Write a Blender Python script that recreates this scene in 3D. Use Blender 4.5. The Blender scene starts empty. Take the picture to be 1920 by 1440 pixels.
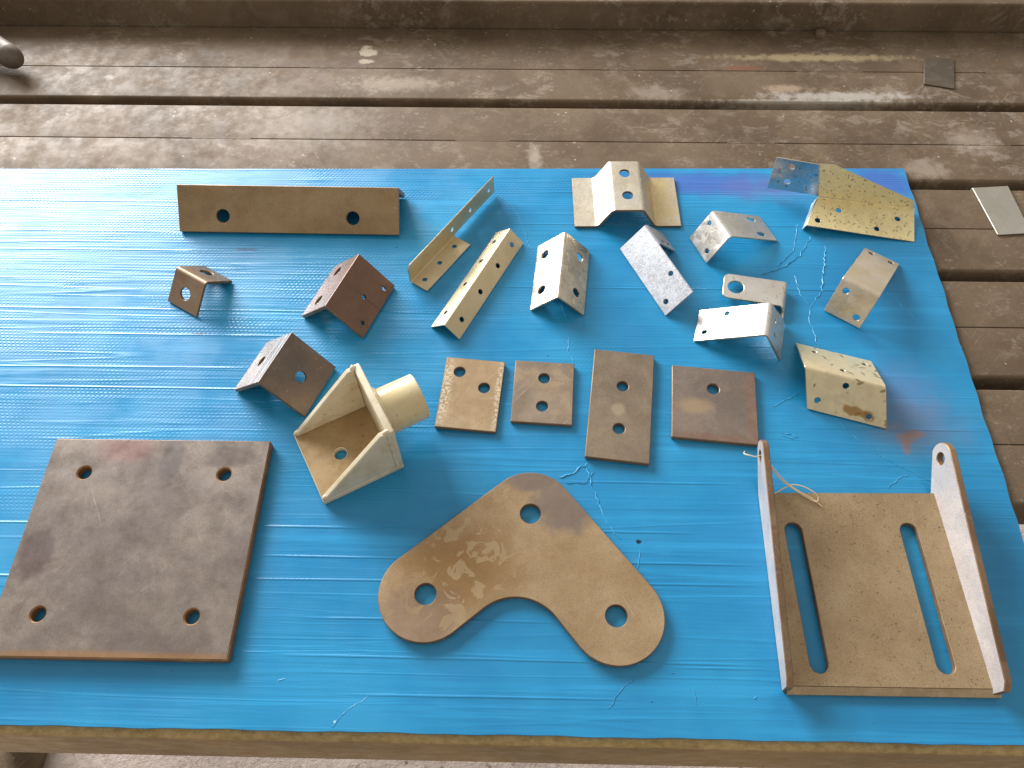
import bpy, bmesh, math, random
from mathutils import Vector, Matrix
from mathutils.geometry import delaunay_2d_cdt
R = math.radians
PI = math.pi
SC = bpy.context.scene
C = SC.collection
rng = random.Random(7)

# ------------------------------------------------------------------ camera
cd = bpy.data.cameras.new("camera"); cam = bpy.data.objects.new("camera", cd); C.objects.link(cam)
cr = Vector((0.99979201, 0.01949814, -0.00597896)); cu = Vector((-0.01357001, 0.85486636, 0.51867077))
cw = Vector((-0.01522433, 0.51848176, -0.85495315))
m = Matrix((cr, cu, -cw)).transposed().to_4x4(); m.translation = (0, 0, 0.62); cam.matrix_world = m
cd.sensor_width = 36; cd.lens = 27.516; cd.clip_start = 0.01; cd.clip_end = 60
SC.camera = cam
# ------------------------------------------------------------------ world and light
w = bpy.data.worlds.new("World"); SC.world = w; w.use_nodes = True
bg = w.node_tree.nodes["Background"]; bg.inputs[0].default_value = (1.0, 0.94, 0.87, 1); bg.inputs[1].default_value = 0.55
def area(name, loc, target, sx, sy, power, col):
    l = bpy.data.lights.new(name, 'AREA'); l.shape = 'RECTANGLE'; l.size = sx; l.size_y = sy; l.energy = power; l.color = col
    o = bpy.data.objects.new(name, l); C.objects.link(o); o.location = loc
    o.rotation_euler = (Vector(target) - Vector(loc)).to_track_quat('-Z', 'Y').to_euler()
area("open_shed_side_light", (-1.95, 2.75, 1.16), (0, .45, .05), 2.0, 1.35, 262, (.95, .97, 1.0))
SC.view_settings.view_transform = 'Standard'; SC.view_settings.look = 'None'; SC.view_settings.exposure = 0.15

# ------------------------------------------------------------------ helpers: objects
def link(name, me, parent=None, loc=(0, 0, 0), rz=0):
    o = bpy.data.objects.new(name, me); C.objects.link(o); o.location = loc; o.rotation_euler = (0, 0, rz)
    if parent: o.parent = parent
    return o
def tag(o, label=None, cat=None, group=None, kind=None):
    if label: o['label'] = label
    if cat: o['category'] = cat
    if group: o['group'] = group
    if kind: o['kind'] = kind
    return o
def mesh_from(name, verts, faces, mats, fm=None, smooth=True, ang=30):
    me = bpy.data.meshes.new(name); me.from_pydata([tuple(v) for v in verts], [], faces)
    for mt in mats: me.materials.append(mt)
    if fm:
        me.polygons.foreach_set('material_index', fm)
    bm = bmesh.new(); bm.from_mesh(me); bmesh.ops.recalc_face_normals(bm, faces=bm.faces[:]); bm.to_mesh(me); bm.free()
    if smooth:
        me.polygons.foreach_set('use_smooth', [True] * len(me.polygons)); me.set_sharp_from_angle(angle=R(ang))
    me.update(); return me
# ------------------------------------------------------------------ helpers: 2D outlines
def circle(x, y, r, n=28): return [(x + r * math.cos(2 * PI * k / n), y + r * math.sin(2 * PI * k / n)) for k in range(n)]
def slot(x0, y0, x1, y1, r, n=12):
    a = math.atan2(y1 - y0, x1 - x0); out = []
    for k in range(n + 1): t = a - PI / 2 + PI * k / n; out.append((x1 + r * math.cos(t), y1 + r * math.sin(t)))
    for k in range(n + 1): t = a + PI / 2 + PI * k / n; out.append((x0 + r * math.cos(t), y0 + r * math.sin(t)))
    return out
def rounded(pts, r, n=4):
    out = []; N = len(pts)
    if not hasattr(r, '__len__'): r = [r] * N
    for i in range(N):
        p = Vector(pts[i]); a = Vector(pts[i - 1]) - p; b = Vector(pts[(i + 1) % N]) - p
        if r[i] <= 0: out.append(tuple(p)); continue
        la, lb = a.length, b.length; a /= la; b /= lb
        ph = math.acos(max(-1, min(1, a.dot(b)))); tl = min(r[i] / math.tan(ph / 2), la * .48, lb * .48); rr = tl * math.tan(ph / 2)
        bis = (a + b).normalized(); c = p + bis * (rr / math.sin(ph / 2))
        s = p + a * tl - c; e = p + b * tl - c
        a0 = math.atan2(s.y, s.x); a1 = math.atan2(e.y, e.x); d = (a1 - a0 + PI) % (2 * PI) - PI
        for k in range(n + 1): t = a0 + d * k / n; out.append((c.x + rr * math.cos(t), c.y + rr * math.sin(t)))
    return out
def area2(l): return sum(l[i - 1][0] * l[i][1] - l[i][0] * l[i - 1][1] for i in range(len(l)))
def inset(loop, c):
    N = len(loop); out = []
    for i in range(N):
        p = Vector(loop[i]); d0 = (p - Vector(loop[i - 1])); d1 = (Vector(loop[(i + 1) % N]) - p)
        d0.normalize(); d1.normalize(); n0 = Vector((-d0.y, d0.x)); n1 = Vector((-d1.y, d1.x))
        b = n0 + n1; k = b.dot(n0); b = b / max(k, .35); out.append((p.x + b.x * c, p.y + b.y * c))
    return out
def inside(pt, loop):
    x, y = pt; r = False
    for i in range(len(loop)):
        x0, y0 = loop[i - 1]; x1, y1 = loop[i]
        if (y0 > y) != (y1 > y) and x < (x1 - x0) * (y - y0) / (y1 - y0) + x0: r = not r
    return r
def sheet(name, outline, holes, t, mapf, mats, bends=(), ch=.0005, grid=None):
    """a plate of thickness t with holes, chamfered, mapped to 3D by mapf(u, v, w) (w from 0 down to -t)"""
    loops = []
    for k, l in enumerate([outline] + list(holes)):
        l = [tuple(q) for q in l]
        if (area2(l) > 0) != (k == 0): l = l[::-1]
        for b in bends:
            o = []
            for i in range(len(l)):
                p, q = l[i], l[(i + 1) % len(l)]; o.append(p)
                if (p[1] - b) * (q[1] - b) < -1e-14:
                    f = (b - p[1]) / (q[1] - p[1]); o.append((p[0] + f * (q[0] - p[0]), b))
            l = o
        loops.append(l)
    ins = [inset(l, ch) for l in loops]
    P = []; E = []; on = {b: [] for b in bends}
    for l, i_ in zip(loops, ins):
        s = len(P)
        for k, q in enumerate(i_):
            for b in bends:
                if abs(l[k][1] - b) < 1e-9: on[b].append(len(P))
            P.append(Vector(q)); E.append((s + k, s + (k + 1) % len(i_)))
    n0 = len(P)
    for b in bends:
        idx = sorted(on[b], key=lambda i: P[i].x)
        for a, c in zip(idx[::2], idx[1::2]): E.append((a, c))
    vs, es, fs, ov, oe, of = delaunay_2d_cdt(P, E, [], 0, 1e-9)
    idmap = {}; extra = []
    for k, v in enumerate(vs):
        if ov[k]: idmap[k] = ov[k][0]
        else: idmap[k] = n0 + len(extra); extra.append(v)
    tris = []
    for f in fs:
        c = sum((vs[i] for i in f), Vector((0, 0))) / len(f)
        if inside(c, ins[0]) and not any(inside(c, h) for h in ins[1:]): tris.append([idmap[i] for i in f])
    U = [tuple(p) for p in P] + [tuple(p) for p in extra]; nU = len(U)
    V = [mapf(u, v, 0) for u, v in U] + [mapf(u, v, -t) for u, v in U]
    s1 = len(V); flat = [q for l in loops for q in l]
    V += [mapf(u, v, -ch) for u, v in flat]; s2 = len(V); V += [mapf(u, v, -(t - ch)) for u, v in flat]
    F = [tuple(x) for x in tris]; M = [0] * len(F)
    F += [tuple(nU + i for i in reversed(x)) for x in tris]; M += [0] * len(tris)
    s = 0
    for l in loops:
        for k in range(len(l)):
            a, b = s + k, s + (k + 1) % len(l)
            F += [(a, s1 + a, s1 + b, b), (s1 + a, s2 + a, s2 + b, s1 + b), (s2 + a, nU + a, nU + b, s2 + b)]; M += [1, 1, 1]
        s += len(l)
    return mesh_from(name, V, F, mats, M)
def flat_map(z): return lambda u, v, w: (u, v, z + w)
def fold(Rp, dA, dB, r, t):
    """cross-section fold at sharp corner Rp (y, z): leg A for v>0, leg B for v<0; returns map and bend lines"""
    Rp, dA, dB = Vector(Rp), Vector(dA).normalized(), Vector(dB).normalized()
    ph = math.acos(dA.dot(dB)); de = PI - ph; bis = (dA + dB).normalized()
    nA = (dA * dA.dot(dB) - dB).normalized(); nB = (dB * dA.dot(dB) - dA).normalized()
    tl = r * math.tan(de / 2); TL = max(r, t) * math.tan(de / 2); cen = Rp + bis * (r / math.sin(ph / 2)); inn = Rp + bis * (t / math.sin(ph / 2))
    def f(u, v, w):
        if abs(v) >= TL - 1e-9:
            p = Rp + (dA * v + nA * w if v > 0 else dB * -v + nB * w)
        else:
            if abs(v) >= tl: o = Rp + (dA * v if v > 0 else dB * -v)
            else:
                k = (v / tl + 1) / 2; nn = (nB * math.sin((1 - k) * de) + nA * math.sin(k * de)) / math.sin(de); o = cen + nn * r
            if r >= t: nn = (o - cen).normalized(); p = o + nn * w
            else: p = o.lerp(inn, -w / t)
        return (u, p.x, p.y)
    b = [tl * q for q in (-1, -.66, -.33, 0, .33, .66, 1)]
    if TL > tl + 1e-6: b = [-TL] + b + [TL]
    return f, b
def tent(name, x, y, th, L, a, b, ph, t, r, holes, mats, label, group=None, cat='bracket', sa=0, sb=0, cr=.0008, tilt=0):
    """folded bracket standing on its two free edges; A leg to the left of heading th, B leg to the right"""
    z0 = t * .68; ph = R(ph); th = R(th)
    c = math.sqrt(a * a + b * b - 2 * a * b * math.cos(ph)); h = a * b * math.sin(ph) / c; oa = (a * a + c * c - b * b) / (2 * c)
    f, bl = fold((0, h + z0), (oa, -h), (-(c - oa), -h), r, t)
    H = L / 2
    ol = rounded([(-H, 0), (-H + sb, -b), (H + sb, -b), (H, 0), (H + sa, a), (-H + sa, a)], [0, cr, cr, 0, cr, cr], 3)
    hl = []
    for q in holes:
        leg, u, d, rr = q[:4]; s = 1 if leg == 'A' else -1
        if len(q) > 4: hl.append(slot(u, s * (d - q[4]), u, s * (d + q[4]), rr))
        else: hl.append(circle(u, s * d, rr))
    me = sheet(name, ol, hl, t, f, mats, bl, min(.0005, t * .22))
    o = link(name, me, None, (x, y, 0), th); return tag(o, label, cat, group)
def tube_mesh(name, pts, rad, mats, n=8, lump=0, caps=True):
    V = []; F = []; up = Vector((.13, .21, 1)).normalized(); N = len(pts); pts = [Vector(p) for p in pts]
    for i in range(N):
        d = (pts[min(i + 1, N - 1)] - pts[max(i - 1, 0)]).normalized(); a = d.cross(up)
        if a.length < 1e-4: a = d.cross(Vector((1, 0, 0)))
        a.normalize(); b = a.cross(d); rr = rad[i] if hasattr(rad, '__len__') else rad
        rr *= 1 + lump * rng.uniform(-1, 1)
        for k in range(n): q = 2 * PI * k / n; V.append(pts[i] + a * math.cos(q) * rr + b * math.sin(q) * rr)
    for i in range(N - 1):
        for k in range(n): F.append((i * n + k, i * n + (k + 1) % n, (i + 1) * n + (k + 1) % n, (i + 1) * n + k))
    if caps: F += [tuple(range(n)), tuple(range((N - 1) * n, N * n))]
    return mesh_from(name, V, F, mats, None, True, 50)

# ------------------------------------------------------------------ helpers: materials
class NT:
    def __init__(s, name):
        s.m = bpy.data.materials.new(name); s.m.use_nodes = True; s.t = s.m.node_tree; s.b = s.t.nodes['Principled BSDF']
        s.co = s.n('ShaderNodeTexCoord').outputs['Object']
    def n(s, ty, props=None, **inp):
        x = s.t.nodes.new(ty)
        for k, v in (props or {}).items(): setattr(x, k, v)
        for k, v in inp.items(): s.set(x.inputs[int(k[1:])] if k[0] == '_' else x.inputs[k], v)
        return x
    def set(s, sock, v):
        if isinstance(v, bpy.types.NodeSocket): s.t.links.new(v, sock)
        else:
            if hasattr(v, '__len__') and len(v) == 3 and sock.type == 'RGBA': v = (*v, 1)
            sock.default_value = v
    def noise(s, vec, scale, det=3, ro=.55, dist=0, col=False):
        x = s.n('ShaderNodeTexNoise', None, Vector=vec, Scale=scale, Detail=det, Roughness=ro, Distortion=dist); return x.outputs['Color' if col else 'Fac']
    def map(s, vec, loc=(0, 0, 0), rot=(0, 0, 0), sc=(1, 1, 1)): return s.n('ShaderNodeMapping', None, Vector=vec, Location=loc, Rotation=rot, Scale=sc).outputs[0]
    def step(s, v, lo, hi, a=0., b=1.):
        return s.n('ShaderNodeMapRange', {'interpolation_type': 'SMOOTHSTEP'}, Value=v, _1=lo, _2=hi, _3=a, _4=b).outputs[0]
    def ma(s, op, a, b=0.): return s.n('ShaderNodeMath', {'operation': op}, _0=a, _1=b).outputs[0]
    def vm(s, op, a, b=(0, 0, 0)): return s.n('ShaderNodeVectorMath', {'operation': op}, _0=a, _1=b).outputs[0 if op not in ('LENGTH', 'DISTANCE') else 1]
    def mix(s, f, a, b, bl='MIX'): return s.n('ShaderNodeMix', {'data_type': 'RGBA', 'blend_type': bl}, _0=f, _6=a, _7=b).outputs[2]
    def bump(s, h, st, dist, nrm=None):
        x = s.n('ShaderNodeBump', None, Height=h, Strength=st, Distance=dist)
        if nrm: s.set(x.inputs['Normal'], nrm)
        return x.outputs[0]
    def blot(s, vec, cx, cy, rx, ry, soft=.6, wob=.3, ns=60):
        """soft-edged stain of its own shape: 1 inside, 0 outside"""
        d = s.map(vec, (-cx / rx, -cy / ry, 0), (0, 0, 0), (1 / rx, 1 / ry, 0)); l = s.vm('LENGTH', d)
        l = s.ma('ADD', l, s.ma('MULTIPLY', s.ma('SUBTRACT', s.noise(vec, ns, 4), .5), wob * 4)); return s.step(l, 1 - soft, 1 + soft, 1, 0)
    def out(s, col=None, metal=0., rough=.5, nrm=None, spec=.5, **kw):
        for k, v in (('Base Color', col), ('Metallic', metal), ('Roughness', rough), ('Normal', nrm), ('Specular IOR Level', spec)):
            if v is not None: s.set(s.b.inputs[k], v)
        for k, v in kw.items(): s.set(s.b.inputs[k.replace('_', ' ')], v)
        return s.m
def steel(name, dark, mid, light, rust, seed, metal=.55, rough=.42, rustamt=.5, blotch=.35, pit=0., scr=.25, big=16, extra=None, coat=0., spec=.5, bmp=.22):
    s = NT(name); v = s.vm('ADD', s.co, (seed * 1.37, seed * .71, seed * .33))
    b = s.step(s.noise(v, big, 4, .6), .36, .64); col = s.mix(b, dark, mid)
    md = s.noise(v, 42, 6, .62, .8); col = s.mix(s.ma('MULTIPLY', s.step(md, .50, .62), blotch), col, light)
    rs = s.step(s.noise(s.vm('ADD', v, (3, 1, 2)), 26, 7, .7), .50, .74); col = s.mix(s.ma('MULTIPLY', rs, rustamt), col, rust)
    fn = s.noise(v, 1100, 3, .7); col = s.mix(1., col, s.n('ShaderNodeCombineColor', None, _0=s.step(fn, .25, .75, .78, 1.16), _1=s.step(fn, .25, .75, .78, 1.14), _2=s.step(fn, .25, .75, .8, 1.1)).outputs[0], 'MULTIPLY')
    for rz, th in ((.7, .69), (-.5, .71)):
        sc = s.noise(s.map(s.map(v, (0, 0, 0), (0, 0, rz)), (0, 0, 0), (0, 0, 0), (900, 14, 300)), 1, 2, .5); sc = s.ma('MULTIPLY', s.step(sc, th, th + .03), s.step(s.noise(v, 35, 2), .5, .62)); col = s.mix(s.ma('MULTIPLY', sc, scr), col, (.75, .68, .58))
    if pit:
        vo = s.n('ShaderNodeTexVoronoi', None, Vector=s.vm('ADD', v, s.vm('MULTIPLY', s.noise(v, 300, 2, .5, 0, True), (.004, .004, .004))), Scale=420, Randomness=1.); pm = s.ma('MULTIPLY', s.step(vo.outputs['Distance'], .12, .3, 1, 0), s.step(s.noise(v, 160, 3), .46, .56)); col = s.mix(s.ma('MULTIPLY', pm, pit), col, (.10, .055, .025))
    if extra: col = extra(s, col)
    h = s.ma('ADD', s.ma('MULTIPLY', fn, .25), md)
    ro = s.step(s.noise(v, 55, 5, .65), .3, .7, rough - .08, rough + .12)
    return s.out(col, metal, s.ma('ADD', ro, s.ma('MULTIPLY', rs, .12)), s.bump(h, bmp, .0006), spec, Coat_Weight=coat, Coat_Roughness=.38)
def galv(name, col, col2, seed, rough=.3, dash=.0, dashc=(.12, .09, .04), spang=.10, vs=260, metal=.92, grime=.3, grimec=(.40, .30, .14), dashs=150, extra=None, lumk=.2, dw=.16):
    s = NT(name); v = s.vm('ADD', s.co, (seed * 1.37, seed * .71, seed * .33))
    wv = s.vm('ADD', v, s.vm('MULTIPLY', s.vm('SUBTRACT', s.noise(v, 120, 3, .5, 0, True), (.5, .5, .5)), (.012, .012, .012)))
    vo = s.n('ShaderNodeTexVoronoi', None, Vector=s.map(wv, (0, 0, 0), (.3, .2, .6), (1, .55, 1)), Scale=vs); cell = vo.outputs['Color']
    nr = s.vm('ADD', s.n('ShaderNodeNewGeometry').outputs['Normal'], s.vm('MULTIPLY', s.vm('SUBTRACT', cell, (.5, .5, .5)), (spang,) * 3)); nr = s.vm('NORMALIZE', nr)
    lum = s.n('ShaderNodeSeparateColor', None, _0=cell).outputs[0]
    c = s.mix(s.step(s.noise(v, 30, 4, .6), .35, .65), col, col2); c = s.mix(s.ma('MULTIPLY', lum, lumk), c, (c and (.32, .29, .23)))
    gm = s.ma('MULTIPLY', s.step(s.noise(s.vm('ADD', v, (5, 2, 1)), 38, 6, .7), .48, .72), grime); c = s.mix(gm, c, grimec)
    mk = None
    if dash:
        for k, an in enumerate((.3, 1.1, 1.9, 2.7)):
            q = s.map(s.map(s.vm('ADD', v, (k * .37, k * .11, 0)), (0, 0, 0), (.2, .15, an)), (0, 0, 0), (0, 0, 0), (1, .27, .6)); vv = s.n('ShaderNodeTexVoronoi', None, Vector=q, Scale=dashs * 2.0); sel = s.n('ShaderNodeSeparateColor', None, _0=vv.outputs['Color']).outputs[1]
            d = s.ma('MULTIPLY', s.step(vv.outputs['Distance'], dw - .06, dw + .05, 1, 0), s.step(sel, .34, .38)); mk = d if mk is None else s.ma('MAXIMUM', mk, d)
        c = s.mix(s.ma('MULTIPLY', mk, dash), c, dashc)
    if extra: c = extra(s, c)
    fn = s.noise(v, 700, 3, .7)
    nr = s.bump(s.ma('SUBTRACT', fn, mk) if mk else fn, .18, .0004, nr)
    ro = s.ma('ADD', s.step(lum, 0, 1, rough - .06, rough + .14), s.ma('MULTIPLY', gm, .3))
    return s.out(c, s.ma('SUBTRACT', metal, s.ma('MULTIPLY', gm, .5)), ro, nr)

# ================================================================== SETTING
def concrete():
    s = NT("concrete"); v = s.co; c = s.mix(s.step(s.noise(v, 9, 6, .7), .35, .65), (.42, .335, .28), (.54, .44, .375)); c = s.mix(s.step(s.noise(v, 60, 5, .7), .58, .66), c, (.30, .22, .17))
    vo = s.n('ShaderNodeTexVoronoi', None, Vector=v, Scale=45); c = s.mix(s.ma('MULTIPLY', s.step(vo.outputs['Distance'], .1, .2, 1, 0), s.step(s.noise(v, 20, 3), .5, .6)), c, (.2, .15, .11))
    return s.out(c, 0, .85, s.bump(s.noise(v, 70, 6, .7), .8, .01))
fl = mesh_from('floor', [(-3, -2, -.85), (3, -2, -.85), (3, 4, -.85), (-3, 4, -.85)], [(0, 1, 2, 3)], [concrete()], None, False)
tag(link('floor', fl), kind='structure')

# ---- workbench: slats of paired channels, rear beam, front rail, legs
def bench_mat(name, k):
    def extra(s, c):
        v = s.co
        sc = s.step(s.noise(s.map(v, (0, 0, 0), (0, 0, 0), (1, 1.6, 1)), 34, 8, .75, .4), .52, .60); sc = s.ma('MULTIPLY', sc, s.step(s.noise(v, 6, 3), .44, .60)); c = s.mix(s.ma('MULTIPLY', sc, .32), c, (.42, .35, .28)); gr = s.ma('MULTIPLY', s.step(s.noise(s.map(v, (0, 0, 0), (0, 0, 0), (1, 1.5, 1)), 170, 6, .75, .6), .56, .64), s.step(s.noise(v, 11, 4), .42, .6)); c = s.mix(s.ma('MULTIPLY', gr, .22), c, (.58, .53, .48))
        vo = s.n('ShaderNodeTexVoronoi', None, Vector=v, Scale=110); dots = s.ma('MULTIPLY', s.step(vo.outputs['Distance'], .10, .16, 1, 0), s.step(s.n('ShaderNodeSeparateColor', None, _0=vo.outputs['Color']).outputs[0], .94, .95)); c = s.mix(s.ma('MULTIPLY', dots, .5), c, (.60, .53, .43))
        for cx, cy, rx, ry, col, f, so in ((-.202, .864, .011, .010, (.68, .58, .44), .8, .25), (-.201, .846, .010, .004, (.68, .58, .44), .7, .3), (.357, .859, .10, .006, (.66, .54, .30), .6, .6), (.377, .787, .085, .007, (.62, .58, .52), .75, .5), (.33, .777, .10, .003, (.62, .58, .50), .6, .6), (-.16, .803, .05, .012, (.50, .43, .33), .5, .7), (.009, .679, .007, .018, (.55, .48, .38), .6, .6), (.154, .79, .025, .012, (.48, .40, .32), .5, .7), (.444, .665, .022, .014, (.50, .42, .34), .55, .6), (.507, .711, .024, .018, (.52, .44, .36), .5, .7), (.266, .838, .025, .004, (.28, .09, .05), .7, .6), (-.25, .73, .06, .03, (.52, .46, .40), .35, .8), (.31, .80, .02, .006, (.55, .42, .30), .6, .5)):
            c = s.mix(s.ma('MULTIPLY', s.blot(v, cx, cy, rx, ry, so, .55, 130), f * .7), c, col)
        return c
    return steel(name, (.115, .080, .050), (.165, .118, .076), (.215, .162, .108), (.20, .125, .055), k, .08, .58, .25, .3, 0, .2, 9, extra, 0., .20, .07)
BM = bench_mat('worn_bench_steel', 1)
BE = steel('golden_bench_edge', (.24, .155, .055), (.33, .215, .08), (.40, .28, .13), (.19, .10, .035), 3, .35, .42, .3, .3, 0, .3, 9, lambda s, c: s.mix(s.ma('MULTIPLY', s.ma('MULTIPLY', s.step(s.n('ShaderNodeSeparateXYZ', None, _0=s.co).outputs[2], -.0085, -.0065), s.step(s.noise(s.map(s.co, (0, 0, 0), (0, 0, 0), (160, 260, 260)), 1, 5, .7), .25, .75)), .55), c, (.60, .45, .21)))  # highlight along the worn top lip is painted into the colour
bench = link('workbench', None); tag(bench, 'brown steel workbench topped with wide worn channel slats', 'workbench')
X0, X1 = -1.15, 1.25; ZT = -.004
def channel(name, y0, y1, h, rf, rb, mats, zt=ZT, parent=bench, t=.006, x0=X0, x1=X1):
    """C channel lying along x: top web with two flanges turned down; rf/rb radius of front/back top edges"""
    pr = [(y0, zt - h), (y0, zt), (y1, zt), (y1, zt - h), (y1 - t, zt - h), (y1 - t, zt - t), (y0 + t, zt - t), (y0 + t, zt - h)]
    pr = rounded(pr, [0, rf, rb, 0, 0, .002, .002, 0], 5); n = len(pr); nx = 2
    V = [(x, y, z) for x in (x0, x1) for y, z in pr]; F = [(k, (k + 1) % n, n + (k + 1) % n, n + k) for k in range(n)] + [tuple(range(n)), tuple(range(n, 2 * n))]
    return link(name, mesh_from(name, V, F, mats, None, True, 25), parent)
def weld(y, xa, xb, parent):
    n = max(3, int((xb - xa) / .004)); pts = [(xa + (xb - xa) * k / n, y, ZT - .0009) for k in range(n + 1)]
    link('weld', tube_mesh('weld', pts, .0012, [BM], 6, .12), parent)
gapw = .0005
for k in range(6):
    yf = .7755 - k * .1275; sl = link('slat', None, bench)
    back = .9135 if k == 0 else yf + .1145
    ys = yf + .0570
    if k < 5:
        channel('channel', yf, ys - gapw, .045, .0035, .0006, [BM], parent=sl); channel('channel', ys + gapw, back, .045, .0006, .0022, [BM], parent=sl)
        pat = {0: [(-.27, -.20), (.10, .13), (.33, .41), (.56, .62)], 1: [(-.3875, -.3195), (-.0825, -.020), (.2286, .2834), (.498, .503), (.516, .55)]}.get(k, [(-.1, -.04), (.2, .25), (.5, .56)])
        for a, b in pat: weld(ys, a, b, sl)
    else:
        bpy.data.objects.remove(sl)
rail = channel('front_rail', .0705, .1255, .118, .0042, .0022, [BE], parent=bench); rail['label'] = 'golden brown front rail with a highlight painted along its worn edge'
# rear beam standing proud behind the last slat
pr = rounded([(.9145, -.05), (.9145, .0327), (.975, .0327), (.975, -.05)], [0, .003, .003, 0], 5); n = len(pr)
V = [(x, y, z) for x in (X0, X1) for y, z in pr]; F = [(k, (k + 1) % n, n + (k + 1) % n, n + k) for k in range(n)] + [tuple(range(n)), tuple(range(n, 2 * n))]
link('rear_beam', mesh_from('rear_beam', V, F, [BM], None, True, 25), bench)
def box(name, x0, x1, y0, y1, z0, z1, mats, parent, r=.006):
    pr = rounded([(x0, y0), (x1, y0), (x1, y1), (x0, y1)], r, 4); n = len(pr)
    V = [(x, y, z) for z in (z0, z1) for x, y in pr]; F = [(k, (k + 1) % n, n + (k + 1) % n, n + k) for k in range(n)] + [tuple(range(n)), tuple(range(n, 2 * n))]
    return link(name, mesh_from(name, V, F, mats, None, True, 30), parent)
for lx in (-.85, .95):
    box('foot_pad', lx - .0425, lx + .0425, .04, .24, -.8495, -.835, [BM], bench)
    box('leg', lx - .035, lx + .035, .160, .23, -.834, -.101, [BM], bench); box('leg', lx - .035, lx + .035, .84, .91, -.85, -.101, [BM], bench)
for lx in (-.85, .95): box('cross_bearer', lx - .03, lx + .03, .13, .97, -.10, -.0505, [BM], bench)

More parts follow.
